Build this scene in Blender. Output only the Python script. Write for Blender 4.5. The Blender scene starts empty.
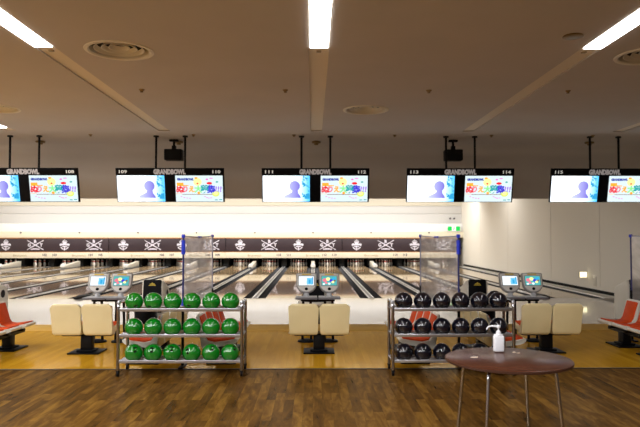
import bpy, bmesh, math, random
from mathutils import Vector, Matrix
random.seed(7)
PI = math.pi
SC = bpy.context.scene
COL = SC.collection

# ------------------------------------------------------------------ materials
def principled(name, color, rough=0.5, metal=0.0, spec=0.5, coat=0.0, coat_rough=0.03, emit=None, estr=0.0):
    m = bpy.data.materials.new(name); m.use_nodes = True
    b = m.node_tree.nodes['Principled BSDF']
    b.inputs['Base Color'].default_value = (*color, 1)
    b.inputs['Roughness'].default_value = rough
    b.inputs['Metallic'].default_value = metal
    b.inputs['Specular IOR Level'].default_value = spec
    b.inputs['Coat Weight'].default_value = coat
    b.inputs['Coat Roughness'].default_value = coat_rough
    if emit:
        b.inputs['Emission Color'].default_value = (*emit, 1)
        b.inputs['Emission Strength'].default_value = estr
    return m

def mottled(name, c1, c2, scale=3.0, rough=0.5, detail=3, stretch=(1, 1, 1), bump=0.0, **kw):
    """base colour drifting gently between two tones (procedural noise in object space)"""
    m = principled(name, c1, rough, **kw)
    nt = m.node_tree; N = nt.nodes; L = nt.links
    b = N['Principled BSDF']
    tc = N.new('ShaderNodeTexCoord'); mp = N.new('ShaderNodeMapping')
    mp.inputs['Scale'].default_value = stretch
    nz = N.new('ShaderNodeTexNoise'); nz.inputs['Scale'].default_value = scale; nz.inputs['Detail'].default_value = detail
    rp = N.new('ShaderNodeValToRGB')
    rp.color_ramp.elements[0].position = 0.35; rp.color_ramp.elements[0].color = (*c1, 1)
    rp.color_ramp.elements[1].position = 0.65; rp.color_ramp.elements[1].color = (*c2, 1)
    L.new(tc.outputs['Object'], mp.inputs['Vector']); L.new(mp.outputs['Vector'], nz.inputs['Vector'])
    L.new(nz.outputs['Fac'], rp.inputs['Fac']); L.new(rp.outputs['Color'], b.inputs['Base Color'])
    if bump:
        bp = N.new('ShaderNodeBump'); bp.inputs['Strength'].default_value = bump; bp.inputs['Distance'].default_value = 0.002
        L.new(nz.outputs['Fac'], bp.inputs['Height']); L.new(bp.outputs['Normal'], b.inputs['Normal'])
    return m

def planks(name, c_dark, c_mid, c_light, plank_w, plank_l, rough, grain=1.0, coat=0.0, spec=0.5, seam=0.5, grain_scale=(9, 0.9, 1), board=0.28, gloss=None):
    """wood boards running along Y"""
    m = principled(name, c_mid, rough, coat=coat, spec=spec)
    nt = m.node_tree; N = nt.nodes; L = nt.links
    b = N['Principled BSDF']
    tc = N.new('ShaderNodeTexCoord')
    rot = N.new('ShaderNodeMapping'); rot.inputs['Rotation'].default_value = (0, 0, PI / 2)
    L.new(tc.outputs['Object'], rot.inputs['Vector'])
    br = N.new('ShaderNodeTexBrick')
    br.inputs['Scale'].default_value = 1.0
    br.inputs['Brick Width'].default_value = plank_l; br.inputs['Row Height'].default_value = plank_w
    br.inputs['Mortar Size'].default_value = 0.0012; br.inputs['Mortar Smooth'].default_value = 0.2
    br.offset = 0.37
    br.inputs['Color1'].default_value = (0, 0, 0, 1); br.inputs['Color2'].default_value = (1, 1, 1, 1)
    br.inputs['Mortar'].default_value = (0.5, 0.5, 0.5, 1)
    L.new(rot.outputs['Vector'], br.inputs['Vector'])
    mp = N.new('ShaderNodeMapping'); mp.inputs['Scale'].default_value = grain_scale
    L.new(tc.outputs['Object'], mp.inputs['Vector'])
    # each board shifts the grain
    add = N.new('ShaderNodeVectorMath'); add.operation = 'MULTIPLY_ADD'
    add.inputs[1].default_value = (7.3, 3.1, 5.7)
    L.new(br.outputs['Color'], add.inputs[0]); L.new(mp.outputs['Vector'], add.inputs[2])
    nz = N.new('ShaderNodeTexNoise'); nz.inputs['Scale'].default_value = 1.6; nz.inputs['Detail'].default_value = 5
    nz.inputs['Roughness'].default_value = 0.6; nz.inputs['Distortion'].default_value = 0.6
    L.new(add.outputs[0], nz.inputs['Vector'])
    mx = N.new('ShaderNodeMix'); mx.data_type = 'FLOAT'; mx.inputs['Factor'].default_value = board
    L.new(nz.outputs['Fac'], mx.inputs[2]); L.new(br.outputs['Color'], mx.inputs[3])
    rp = N.new('ShaderNodeValToRGB'); e = rp.color_ramp.elements
    e[0].position = 0.5 - 0.22 * grain; e[0].color = (*c_dark, 1)
    e[1].position = 0.5 + 0.22 * grain; e[1].color = (*c_light, 1)
    k = rp.color_ramp.elements.new(0.5); k.color = (*c_mid, 1)
    L.new(mx.outputs[0], rp.inputs['Fac'])
    dk = N.new('ShaderNodeMix'); dk.data_type = 'RGBA'; dk.blend_type = 'MULTIPLY'
    dk.inputs[7].default_value = (1 - seam, 1 - seam, 1 - seam, 1)
    L.new(br.outputs['Fac'], dk.inputs[0]); L.new(rp.outputs['Color'], dk.inputs[6])
    L.new(dk.outputs[2], b.inputs['Base Color'])
    if gloss:      # worn varnish: matt wood with a thin, even sheen
        df = N.new('ShaderNodeBsdfDiffuse'); gl = N.new('ShaderNodeBsdfGlossy'); gl.inputs['Roughness'].default_value = rough; gl.inputs['Color'].default_value = (1, 0.80, 0.52, 1)
        ms = N.new('ShaderNodeMixShader'); ms.inputs[0].default_value = gloss
        L.new(dk.outputs[2], df.inputs['Color']); L.new(df.outputs[0], ms.inputs[1]); L.new(gl.outputs[0], ms.inputs[2])
        L.new(ms.outputs[0], N['Material Output'].inputs['Surface'])
    return m

def emitter(name, color, strength):
    m = bpy.data.materials.new(name); m.use_nodes = True
    nt = m.node_tree; nt.nodes.clear()
    o = nt.nodes.new('ShaderNodeOutputMaterial'); e = nt.nodes.new('ShaderNodeEmission')
    e.inputs['Color'].default_value = (*color, 1); e.inputs['Strength'].default_value = strength
    nt.links.new(e.outputs[0], o.inputs['Surface'])
    return m

def screen_gradient(name, stops, strength, axis='X'):
    """a lit display picture: colour ramp across the panel (object space -> the panel's own x or z)"""
    m = bpy.data.materials.new(name); m.use_nodes = True
    nt = m.node_tree; N = nt.nodes; L = nt.links; N.clear()
    o = N.new('ShaderNodeOutputMaterial'); e = N.new('ShaderNodeEmission'); e.inputs['Strength'].default_value = strength
    tc = N.new('ShaderNodeTexCoord'); sp = N.new('ShaderNodeSeparateXYZ'); rp = N.new('ShaderNodeValToRGB')
    L.new(tc.outputs['Generated'], sp.inputs[0]); L.new(sp.outputs[axis], rp.inputs['Fac'])
    el = rp.color_ramp.elements
    el[0].position, el[0].color = stops[0][0], (*stops[0][1], 1)
    el[1].position, el[1].color = stops[-1][0], (*stops[-1][1], 1)
    for p, c in stops[1:-1]:
        k = el.new(p); k.color = (*c, 1)
    L.new(rp.outputs['Color'], e.inputs['Color']); L.new(e.outputs[0], o.inputs['Surface'])
    return m

def vinyl(name):
    m = bpy.data.materials.new(name); m.use_nodes = True
    nt = m.node_tree; N = nt.nodes; L = nt.links; N.clear()
    o = N.new('ShaderNodeOutputMaterial')
    tr = N.new('ShaderNodeBsdfTransparent'); tr.inputs['Color'].default_value = (0.97, 0.97, 1.0, 1)
    df = N.new('ShaderNodeBsdfDiffuse'); df.inputs['Color'].default_value = (0.92, 0.90, 0.95, 1)
    tl = N.new('ShaderNodeBsdfTranslucent'); tl.inputs['Color'].default_value = (0.92, 0.90, 0.95, 1)
    gl = N.new('ShaderNodeBsdfGlossy'); gl.inputs['Roughness'].default_value = 0.30
    m1 = N.new('ShaderNodeMixShader'); m1.inputs[0].default_value = 0.5
    L.new(df.outputs[0], m1.inputs[1]); L.new(tl.outputs[0], m1.inputs[2])
    m2 = N.new('ShaderNodeMixShader'); L.new(tr.outputs[0], m2.inputs[1]); L.new(m1.outputs[0], m2.inputs[2])
    # milky creases
    tc = N.new('ShaderNodeTexCoord'); mp = N.new('ShaderNodeMapping'); mp.inputs['Scale'].default_value = (1, 0.22, 0.8)
    nz = N.new('ShaderNodeTexNoise'); nz.inputs['Scale'].default_value = 3.2; nz.inputs['Detail'].default_value = 4; nz.inputs['Distortion'].default_value = 1.6
    rp = N.new('ShaderNodeValToRGB')
    rp.color_ramp.elements[0].position = 0.38; rp.color_ramp.elements[0].color = (0.15, 0.15, 0.155, 1)
    rp.color_ramp.elements[1].position = 0.68; rp.color_ramp.elements[1].color = (0.47, 0.47, 0.48, 1)
    L.new(tc.outputs['Object'], mp.inputs[0]); L.new(mp.outputs[0], nz.inputs['Vector']); L.new(nz.outputs['Fac'], rp.inputs['Fac'])
    L.new(rp.outputs['Color'], m2.inputs[0])
    m3 = N.new('ShaderNodeMixShader'); m3.inputs[0].default_value = 0.26
    L.new(m2.outputs[0], m3.inputs[1]); L.new(gl.outputs[0], m3.inputs[2])
    L.new(m3.outputs[0], o.inputs['Surface'])
    return m

M = {}
M['ceiling'] = mottled('ceiling_paint', (0.60, 0.54, 0.485), (0.625, 0.56, 0.505), 1.2, 0.85)
M['trough'] = principled('trough_paint', (0.86, 0.76, 0.60), 0.8)
M['bulkhead'] = mottled('bulkhead_paint', (0.62, 0.555, 0.48), (0.64, 0.575, 0.50), 0.6, 0.8)
M['wall_cream'] = mottled('cream_wall', (0.88, 0.845, 0.76), (0.89, 0.855, 0.77), 0.5, 0.7)
M['wall_end'] = principled('end_wall_paint', (0.66, 0.65, 0.635), 0.6)  # greyer than the fascia band, whose stronger light is put into its colour
M['wall_cap'] = principled('end_wall_cream', (0.66, 0.61, 0.50), 0.6)
M['brightened_white'] = principled('brightened_fascia_white', (0.92, 0.92, 0.92), 0.4)  # the band's brighter lighting is painted in as a whiter colour
M['wall_dim'] = principled('hall_wall', (0.22, 0.18, 0.15), 0.8)
M['concourse'] = planks('dark_plank_floor', (0.040, 0.016, 0.003), (0.096, 0.042, 0.0065), (0.20, 0.100, 0.016), 0.10, 0.75, 0.26, gloss=0.09, board=0.20, grain=0.95, seam=0.35, grain_scale=(6.5, 1.3, 1))
M['seatfloor'] = planks('yellow_board_floor', (0.38, 0.185, 0.009), (0.47, 0.245, 0.014), (0.55, 0.31, 0.022), 0.09, 1.6, 0.11, gloss=0.14, board=0.2, grain=1.2, seam=0.25, grain_scale=(6, 0.7, 1))
M['riser'] = mottled('blond_step_wood', (0.60, 0.36, 0.085), (0.64, 0.40, 0.10), 2.0, 0.7, stretch=(0.4, 1, 6), spec=0.05)
M['approach'] = planks('pale_approach_boards', (0.66, 0.61, 0.565), (0.67, 0.62, 0.575), (0.68, 0.63, 0.585), 0.06, 3.0, 0.07, grain=1.5, seam=0.10, coat=0.1)
M['lane'] = planks('lane_boards', (0.50, 0.34, 0.19), (0.56, 0.40, 0.23), (0.62, 0.45, 0.27), 0.027, 30.0, 0.045, grain=1.4, seam=0.12, coat=0.0, grain_scale=(30, 0.3, 1))
M['gutter'] = principled('grey_gutter', (0.085, 0.087, 0.095), 0.9, spec=0.0)
M['rail'] = principled('bright_divider_rail', (0.75, 0.75, 0.75), 0.3, metal=0.6)
M['railmid'] = principled('grey_divider_top', (0.16, 0.16, 0.17), 0.35)
M['black'] = principled('black_plastic', (0.003, 0.003, 0.004), 0.45, spec=0.10)
M['blackmatte'] = principled('black_void', (0.004, 0.004, 0.004), 0.9)
M['blackmetal'] = principled('black_painted_metal', (0.004, 0.004, 0.005), 0.4, spec=0.18)
M['chrome'] = principled('brushed_steel', (0.46, 0.46, 0.49), 0.2, metal=1.0)
M['shelfmetal'] = principled('pale_shelf_metal', (0.50, 0.50, 0.52), 0.3, metal=0.9)
M['greyplastic'] = mottled('grey_plastic', (0.27, 0.27, 0.26), (0.30, 0.30, 0.29), 6, 0.45)
M['face'] = principled('console_face', (0.62, 0.61, 0.56), 0.45)
M['traygrey'] = principled('tray_grey', (0.42, 0.43, 0.44), 0.4)
M['cream'] = mottled('cream_plastic', (0.78, 0.66, 0.36), (0.81, 0.69, 0.39), 4, 0.45)
M['whitish'] = mottled('offwhite_plastic', (0.72, 0.69, 0.60), (0.75, 0.72, 0.63), 4, 0.4)
M['orange'] = mottled('orange_upholstery', (0.60, 0.060, 0.005), (0.66, 0.075, 0.008), 9, 0.6, spec=0.15)
M['green'] = mottled('green_ball_resin', (0.001, 0.17, 0.008), (0.001, 0.195, 0.010), 9, 0.03, spec=1.0)
M['navy'] = mottled('dark_ball_resin', (0.003, 0.0035, 0.008), (0.004, 0.0045, 0.012), 9, 0.03, spec=1.0)
M['hole'] = principled('dark_hole', (0.003, 0.006, 0.003), 0.7)
M['table'] = mottled('dark_wood_laminate', (0.050, 0.016, 0.008), (0.085, 0.028, 0.014), 3, 0.25, detail=6, stretch=(1, 9, 1), spec=0.2)
M['tableedge'] = principled('table_edge_band', (0.05, 0.018, 0.01), 0.35)
M['sticker'] = principled('pale_sticker', (0.62, 0.50, 0.38), 0.5)
M['bottle'] = principled('white_bottle_plastic', (0.82, 0.82, 0.84), 0.3)
M['plum'] = mottled('plum_mask_board', (0.036, 0.021, 0.028), (0.042, 0.025, 0.033), 1, 0.5)
M['emblem'] = principled('pale_lilac_print', (0.74, 0.72, 0.82), 0.5)
M['beam'] = principled('cream_fascia', (0.84, 0.78, 0.62), 0.45)
M['orangeline'] = principled('orange_trim_line', (0.55, 0.24, 0.06), 0.5)
M['digit'] = principled('dark_digits', (0.12, 0.11, 0.12), 0.5)
M['tan'] = principled('tan_lettering', (0.42, 0.33, 0.16), 0.5)
M['pin'] = principled('white_pin', (0.80, 0.80, 0.78), 0.3)
M['pinred'] = principled('red_pin_stripe', (0.6, 0.03, 0.03), 0.4)
M['headertext'] = principled('header_letters', (0.50, 0.48, 0.48), 0.5, emit=(0.55, 0.52, 0.52), estr=0.25)
M['headerdigit'] = principled('header_digits', (0.72, 0.72, 0.68), 0.5, emit=(0.8, 0.8, 0.75), estr=0.35)
M['blueframe'] = principled('blue_painted_pipe', (0.020, 0.026, 0.14), 0.4)
M['blueclip'] = principled('bright_blue_clip', (0.015, 0.04, 0.60), 0.35)
M['paleframe'] = principled('grey_lilac_pipe', (0.30, 0.31, 0.42), 0.35)
M['vinyl'] = vinyl('clear_vinyl')
M['yellow'] = principled('yellow_label', (0.62, 0.46, 0.04), 0.5)
M['brass'] = principled('brass_fitting', (0.30, 0.20, 0.08), 0.4, metal=0.6)
M['vent'] = principled('vent_enamel', (0.82, 0.75, 0.60), 0.5)
M['strip'] = principled('floor_joint_strip', (0.05, 0.035, 0.02), 0.4, metal=0.3)
M['lampwhite'] = emitter('fluorescent_diffuser', (1.0, 0.97, 0.95), 14.0)
M['lampframe'] = principled('lamp_frame', (0.7, 0.66, 0.6), 0.5)
M['lamplane'] = emitter('lane_lamp_tube', (1.0, 0.96, 0.90), 16.0)
S = 1.5
M['scr_white'] = screen_gradient('lit_picture_white', [(0, (0.86, 0.93, 1)), (0.12, (1, 1, 1)), (0.6, (0.95, 0.98, 1)), (0.82, (0.62, 0.86, 1)), (0.97, (0.10, 0.52, 0.92)), (1, (0.12, 0.55, 0.95))], S)
M['scr_poster'] = emitter('lit_poster_ground', (0.80, 0.95, 1.0), 1.0)
M['scr_lilac'] = screen_gradient('lit_silhouette', [(0, (0.72, 0.78, 1)), (0.5, (0.45, 0.45, 0.90)), (1, (0.20, 0.16, 0.72))], 1.1)
def ecol(n, c, s=1.0): M[n] = emitter('lit_' + n, c, s)
ecol('e_navy', (0.03, 0.06, 0.42)); ecol('e_red', (0.95, 0.02, 0.04)); ecol('e_pink', (0.95, 0.22, 0.30)); ecol('e_orange', (1.0, 0.42, 0.04), 1.2)
ecol('e_lime', (0.72, 0.86, 0.15), 1.1); ecol('e_yellow', (1.0, 0.93, 0.35), 1.2); ecol('e_green', (0.28, 0.85, 0.30), 1.1); ecol('e_teal', (0.0, 0.42, 0.45))
ecol('e_blue', (0.06, 0.05, 0.75)); ecol('e_violet', (0.45, 0.25, 0.9)); ecol('e_brown', (0.25, 0.13, 0.08)); ecol('e_magenta', (0.9, 0.25, 0.75))
ecol('e_sky', (0.20, 0.65, 0.95)); ecol('e_deepsky', (0.04, 0.42, 0.80)); ecol('e_white', (1, 1, 1), 1.3); ecol('e_aqua', (0.12, 0.62, 0.62), 0.8); ecol('e_cwhite', (0.9, 0.96, 1.0), 1.1)
ecol('exit_green', (0.02, 0.62, 0.10), 1.2); ecol('exit_white', (0.9, 1.0, 0.75), 1.5); ecol('wall_lamp', (1.0, 0.88, 0.55), 2.2)

# ------------------------------------------------------------------ mesh helpers
def bm_new(): return bmesh.new()

def add_box(bm, c, s, bevel=0.0, seg=2, mat=0, rot=None):
    r = bmesh.ops.create_cube(bm, size=1.0)
    vs = r['verts']
    for v in vs: v.co = Vector((v.co.x * s[0], v.co.y * s[1], v.co.z * s[2]))
    if bevel > 0:
        es = list({e for v in vs for e in v.link_edges})
        o = bmesh.ops.bevel(bm, geom=es, offset=bevel, segments=seg, profile=0.5, affect='EDGES')
        vs = list({v for f in o['faces'] for v in f.verts} | {v for v in vs if v.is_valid})
        # collect the whole island
        seen = set(vs); st = list(vs)
        while st:
            v = st.pop()
            for e in v.link_edges:
                w = e.other_vert(v)
                if w not in seen: seen.add(w); st.append(w)
        vs = list(seen)
    mx = Matrix.Translation(Vector(c)) @ (rot if rot is not None else Matrix.Identity(4))
    for v in vs: v.co = mx @ v.co
    if mat:
        for f in {f for v in vs for f in v.link_faces}: f.material_index = mat
    return vs

def add_tube(bm, pts, r, n=10, cap=True, mat=0):
    pts = [Vector(p) for p in pts]
    rs = r if isinstance(r, (list, tuple)) else [r] * len(pts)
    rings = []; up = None
    for i, p in enumerate(pts):
        t = (pts[min(i + 1, len(pts) - 1)] - pts[max(i - 1, 0)]).normalized()
        if up is None:
            up = Vector((0, 0, 1)) if abs(t.z) < 0.9 else Vector((0, 1, 0))
        a = t.cross(up).normalized(); b = a.cross(t).normalized(); up = b
        rings.append([bm.verts.new(p + (a * math.cos(2 * PI * k / n) + b * math.sin(2 * PI * k / n)) * rs[i]) for k in range(n)])
    fs = []
    for i in range(len(rings) - 1):
        for k in range(n):
            fs.append(bm.faces.new((rings[i][k], rings[i][(k + 1) % n], rings[i + 1][(k + 1) % n], rings[i + 1][k])))
    if cap:
        fs.append(bm.faces.new(rings[0][::-1])); fs.append(bm.faces.new(rings[-1]))
    for f in fs: f.material_index = mat
    return rings

def add_lathe(bm, prof, c=(0, 0, 0), n=24, mat=0, cap=True):
    c = Vector(c); rings = []
    for r, z in prof:
        if r < 1e-6: rings.append([bm.verts.new(c + Vector((0, 0, z)))]); continue
        rings.append([bm.verts.new(c + Vector((r * math.cos(2 * PI * k / n), r * math.sin(2 * PI * k / n), z))) for k in range(n)])
    for a, b in zip(rings[:-1], rings[1:]):
        for k in range(n):
            q = []
            for v in (a[k % len(a)], a[(k + 1) % len(a)], b[(k + 1) % len(b)], b[k % len(b)]):
                if v not in q: q.append(v)
            if len(q) > 2:
                f = bm.faces.new(q); f.material_index = mat
    for ring, flip in ((rings[0], True), (rings[-1], False)):
        if cap and len(ring) > 2:
            f = bm.faces.new(ring[::-1] if flip else ring); f.material_index = mat
    return [v for r in rings for v in r]

def add_prism(bm, poly, y0, y1, mat=0, plane='XZ', bevel=0.0, seg=2, mx=None):
    """closed outline extruded: plane XZ -> along Y, YZ -> along X, XY -> along Z"""
    def P(u, v, w):
        return {'XZ': (u, w, v), 'YZ': (w, u, v), 'XY': (u, v, w)}[plane]
    A = [bm.verts.new(P(u, v, y0)) for u, v in poly]
    B = [bm.verts.new(P(u, v, y1)) for u, v in poly]
    n = len(poly)
    fa = bm.faces.new(A); fb = bm.faces.new(B[::-1])
    fs = [fa, fb] + [bm.faces.new((A[(i + 1) % n], A[i], B[i], B[(i + 1) % n])) for i in range(n)]
    bmesh.ops.recalc_face_normals(bm, faces=fs)
    vs = A + B
    if bevel > 0:
        es = list(fa.edges) + list(fb.edges)
        o = bmesh.ops.bevel(bm, geom=es, offset=bevel, segments=seg, profile=0.5, affect='EDGES', clamp_overlap=True)
        seen = {v for v in vs if v.is_valid} | {v for f in o['faces'] for v in f.verts}; st = list(seen)
        while st:
            v = st.pop()
            for e in v.link_edges:
                w = e.other_vert(v)
                if w not in seen: seen.add(w); st.append(w)
        vs = list(seen)
    if mx is not None:
        for v in vs: v.co = mx @ v.co
    for f in {f for v in vs for f in v.link_faces}: f.material_index = mat
    return vs

def xform(bm, mx, verts=None):
    for v in (verts if verts is not None else bm.verts): v.co = mx @ v.co

def obj(name, bm, mats, parent=None, loc=(0, 0, 0), rz=0.0, sharp=0.55):
    me = bpy.data.meshes.new(name)
    bm.normal_update(); bm.to_mesh(me); bm.free()
    for m in (mats if isinstance(mats, (list, tuple)) else [mats]): me.materials.append(M[m] if isinstance(m, str) else m)
    me.shade_smooth(); me.set_sharp_from_angle(angle=sharp)
    o = bpy.data.objects.new(name, me); COL.objects.link(o)
    o.location = loc; o.rotation_euler = (0, 0, rz)
    if parent is not None: o.parent = parent
    return o

def link_mesh(name, me, parent=None, loc=(0, 0, 0), rz=0.0):
    o = bpy.data.objects.new(name, me); COL.objects.link(o); o.location = loc; o.rotation_euler = (0, 0, rz)
    if parent is not None: o.parent = parent
    return o

def tag(o, label, cat, group=None):
    o['label'] = label; o['category'] = cat
    if group: o['group'] = group
    elif 'group' in o: del o['group']
    return o

def thing(name, label, cat, loc=(0, 0, 0), rz=0.0, group=None):
    o = bpy.data.objects.new(name, None); COL.objects.link(o); o.empty_display_size = 0.1
    o.location = loc; o.rotation_euler = (0, 0, rz)
    return tag(o, label, cat, group)

def struct(name, bm, mats, loc=(0, 0, 0)):
    o = obj(name, bm, mats, None, loc); o['kind'] = 'structure'; return o

def copy_tree(o, parent=None):
    c = o.copy(); COL.objects.link(c)
    if parent is not None: c.parent = parent
    for ch in o.children: copy_tree(ch, c)
    return c

def dup(o, label, loc, rz=None, group=None):
    c = copy_tree(o); c.location = loc
    if rz is not None: c.rotation_euler = (0, 0, rz)
    c['label'] = label
    if group: c['group'] = group
    return c

ORD = ['first', 'second', 'third', 'fourth', 'fifth', 'sixth', 'seventh', 'eighth', 'ninth', 'tenth', 'eleventh', 'twelfth', 'thirteenth', 'fourteenth', 'fifteenth', 'sixteenth']

def text_bm(bm, s, size, mx, depth=0.0, mat=0, bold=0.0, width=None, align='CENTER', sx=1.0):
    """flat lettering laid in local XZ facing -Y, transformed by mx"""
    cu = bpy.data.curves.new('lettering', 'FONT'); cu.body = s; cu.size = size; cu.offset = bold
    cu.align_x = align; cu.align_y = 'CENTER'; cu.resolution_u = 2
    cu.extrude = depth
    o = bpy.data.objects.new('lettering', cu); COL.objects.link(o)
    bpy.context.view_layer.update()
    me = bpy.data.meshes.new_from_object(o.evaluated_get(bpy.context.evaluated_depsgraph_get()))
    xs = [v.co.x for v in me.vertices]; ys = [v.co.y for v in me.vertices]
    w = max(xs) - min(xs); k = (width / w) if width else sx
    cx = (max(xs) + min(xs)) / 2 if align == 'CENTER' else min(xs); cy = (max(ys) + min(ys)) / 2
    R = Matrix(((k, 0, 0, -cx * k), (0, 0, -1, 0), (0, 1, 0, -cy), (0, 0, 0, 1)))
    n0 = len(bm.faces)
    me.transform(mx @ R)
    bm.from_mesh(me); bm.faces.ensure_lookup_table()
    for f in bm.faces[n0:]: f.material_index = mat
    bpy.data.objects.remove(o); bpy.data.curves.remove(cu); bpy.data.meshes.remove(me)

T = Matrix.Translation
def Rx(a): return Matrix.Rotation(a, 4, 'X')
def Ry(a): return Matrix.Rotation(a, 4, 'Y')
def Rz(a): return Matrix.Rotation(a, 4, 'Z')

# ------------------------------------------------------------------ key dimensions (metres)
CAM_Z = 1.76
CEIL = 4.11
PAIR = 3.44            # spacing of a pair of lanes
XR, XL = 8.93, -19.2   # side walls
Y_STRIP = 8.28         # joint between dark planks and yellow boards
Y_STEP = 12.36          # step up to the approach
Z_APP = -0.10
Y_FOUL = 18.45
Y_MASK = 37.0
X0 = 0.06              # centre of seat groups / screens

# ------------------------------------------------------------------ shell
bm = bm_new(); add_box(bm, ((XL + XR) / 2, (-4 + Y_STRIP) / 2, -0.05), (XR - XL, Y_STRIP + 4, 0.1)); struct('floor_concourse', bm, 'concourse')
bm = bm_new(); add_box(bm, ((XL + XR) / 2, (Y_STEP + Y_STRIP) / 2, -0.05), (XR - XL, Y_STEP - Y_STRIP, 0.1)); struct('floor_seating', bm, 'seatfloor')
bm = bm_new(); add_box(bm, ((XL + XR) / 2, Y_STRIP, 0.003), (XR - XL, 0.045, 0.006), 0.002); struct('trim_1', bm, 'strip')
bm = bm_new(); add_box(bm, ((XL + XR) / 2, Y_STEP - 0.40, 0.001), (XR - XL, 0.80, 0.014), 0.003); struct('trim_2', bm, 'riser')
bm = bm_new(); add_box(bm, ((XL + XR) / 2, Y_STEP - 0.02, -0.10), (XR - XL, 0.04, 0.19)); struct('trim_8', bm, 'riser')
bm = bm_new(); add_box(bm, ((XL + XR) / 2, (Y_STEP + Y_FOUL) / 2, Z_APP - 0.05), (XR - XL, Y_FOUL - Y_STEP - 0.002, 0.1)); struct('floor_approach', bm, 'approach')
bm = bm_new(); add_box(bm, ((XL + XR) / 2, (Y_FOUL + 38.75) / 2, Z_APP - 0.20), (XR - XL, 38.75 - Y_FOUL, 0.1)); struct('floor_lane_bed', bm, 'blackmatte')

# ceiling with lengthwise troughs
TR_W = 0.26
TR_X = [X0 + 0.015 + PAIR * k for k in range(-5, 3)]
TR_END = 14.1
bm = bm_new()
edges = [XL] + [v for x in TR_X for v in (x - TR_W / 2, x + TR_W / 2)] + [XR]
VENTS = [(-2.47, 7.92, 'large round ceiling vent between the left and middle light strips'), (0.99, 11.66, 'round ceiling vent in mid ceiling just right of the middle trough'), (4.41, 8.07, 'round ceiling vent cut by the upper right frame corner'), (-5.89, 11.6, 'round ceiling vent cut by the left frame edge')]
def plate_with_hole(bm, a, b, y0, y1, cx, cy, r):
    """ceiling field from a..b, y0..y1 with a round hole for a vent"""
    ang = sorted([2 * PI * q / 48 for q in range(48)] + [math.atan2(v - cy, u - cx) % (2 * PI) for u in (a, b) for v in (y0, y1)])
    inn, out, top = [], [], []
    for t in ang:
        c, s_ = math.cos(t), math.sin(t)
        k = min([(b - cx) / c if c > 1e-9 else 1e9, (a - cx) / c if c < -1e-9 else 1e9, (y1 - cy) / s_ if s_ > 1e-9 else 1e9, (y0 - cy) / s_ if s_ < -1e-9 else 1e9])
        inn.append(bm.verts.new((cx + r * c, cy + r * s_, CEIL))); out.append(bm.verts.new((cx + k * c, cy + k * s_, CEIL))); top.append(bm.verts.new((cx + r * c, cy + r * s_, CEIL + 0.12)))
    n = len(ang)
    for q in range(n):
        p = (q + 1) % n
        bm.faces.new((inn[q], inn[p], out[p], out[q])); bm.faces.new((inn[p], inn[q], top[q], top[p]))
    add_box(bm, (a + 0.01, (y0 + y1) / 2, CEIL + 0.061), (0.02, y1 - y0, 0.12)); add_box(bm, (b - 0.01, (y0 + y1) / 2, CEIL + 0.061), (0.02, y1 - y0, 0.12))
for i in range(0, len(edges), 2):
    a, b = edges[i], edges[i + 1]
    v = [q for q in VENTS if a < q[0] < b]
    if v:
        vx, vy = v[0][0], v[0][1]
        plate_with_hole(bm, a, b, vy - 0.6, vy + 0.6, vx, vy, 0.383)
        spans = [(-4, vy - 0.6), (vy + 0.6, TR_END)]
    else: spans = [(-4, TR_END)]
    for y0, y1 in spans: add_box(bm, ((a + b) / 2, (y0 + y1) / 2, CEIL + 0.06), (b - a, y1 - y0, 0.12))
add_box(bm, ((XL + XR) / 2, (TR_END + 16.5) / 2, CEIL + 0.06), (XR - XL, 16.5 - TR_END, 0.12))
struct('ceiling', bm, 'ceiling')
for k, x in enumerate(TR_X):
    bm = bm_new(); add_box(bm, (x, (-4 + TR_END) / 2, CEIL + 0.04), (TR_W, TR_END + 4, 0.03)); struct('ceiling_trough', bm, 'trough')
# bulkhead above the foul line, softly coved into the ceiling
bm = bm_new()
cove = [(16.7, 2.73), (16.7, CEIL + 0.12), (16.1, CEIL + 0.12), (16.1, CEIL)] + [(16.1 + 0.4 * math.sin(a), CEIL - 0.30 + 0.30 * math.cos(a)) for a in [PI / 2 * t / 6 for t in range(1, 7)]] + [(16.5, 2.73)]
add_prism(bm, cove, XL, XR, plane='YZ'); struct('ceiling_bulkhead', bm, 'bulkhead')
bm = bm_new(); add_box(bm, ((XL + XR) / 2, (16.7 + 38.65) / 2, 4.56), (XR - XL, 38.65 - 16.7, 0.1)); struct('ceiling_over_lanes', bm, 'wall_end')
# walls
def side_wall(name, x, sgn, y0, y1, mat):
    bm = bm_new(); add_box(bm, (x + sgn * 0.06, (y0 + y1) / 2, 2.25), (0.12, y1 - y0, 4.7)); struct(name, bm, mat)
side_wall('wall_right', XR, 1, 10.5, 38.75, 'wall_cream')
side_wall('wall_left', XL, -1, 10.5, 38.75, 'wall_cream')
side_wall('wall_right_rear', XR, 1, -4, 10.5, 'wall_dim')
side_wall('wall_left_rear', XL, -1, -4, 10.5, 'wall_dim')
bm = bm_new(); add_box(bm, ((XL + XR) / 2, -4.06, 2.1), (XR - XL, 0.12, 4.4)); struct('wall_back', bm, 'wall_dim')
# vertical joints of the right wall's panels
for k, y in enumerate((19.4, 23.4, 28.6, 33.2)):
    bm = bm_new(); add_box(bm, (XR - 0.004, y, 2.3), (0.012, 0.035, 4.3), 0.003); struct('trim_%d' % (k + 3), bm, 'wall_cream')

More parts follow.
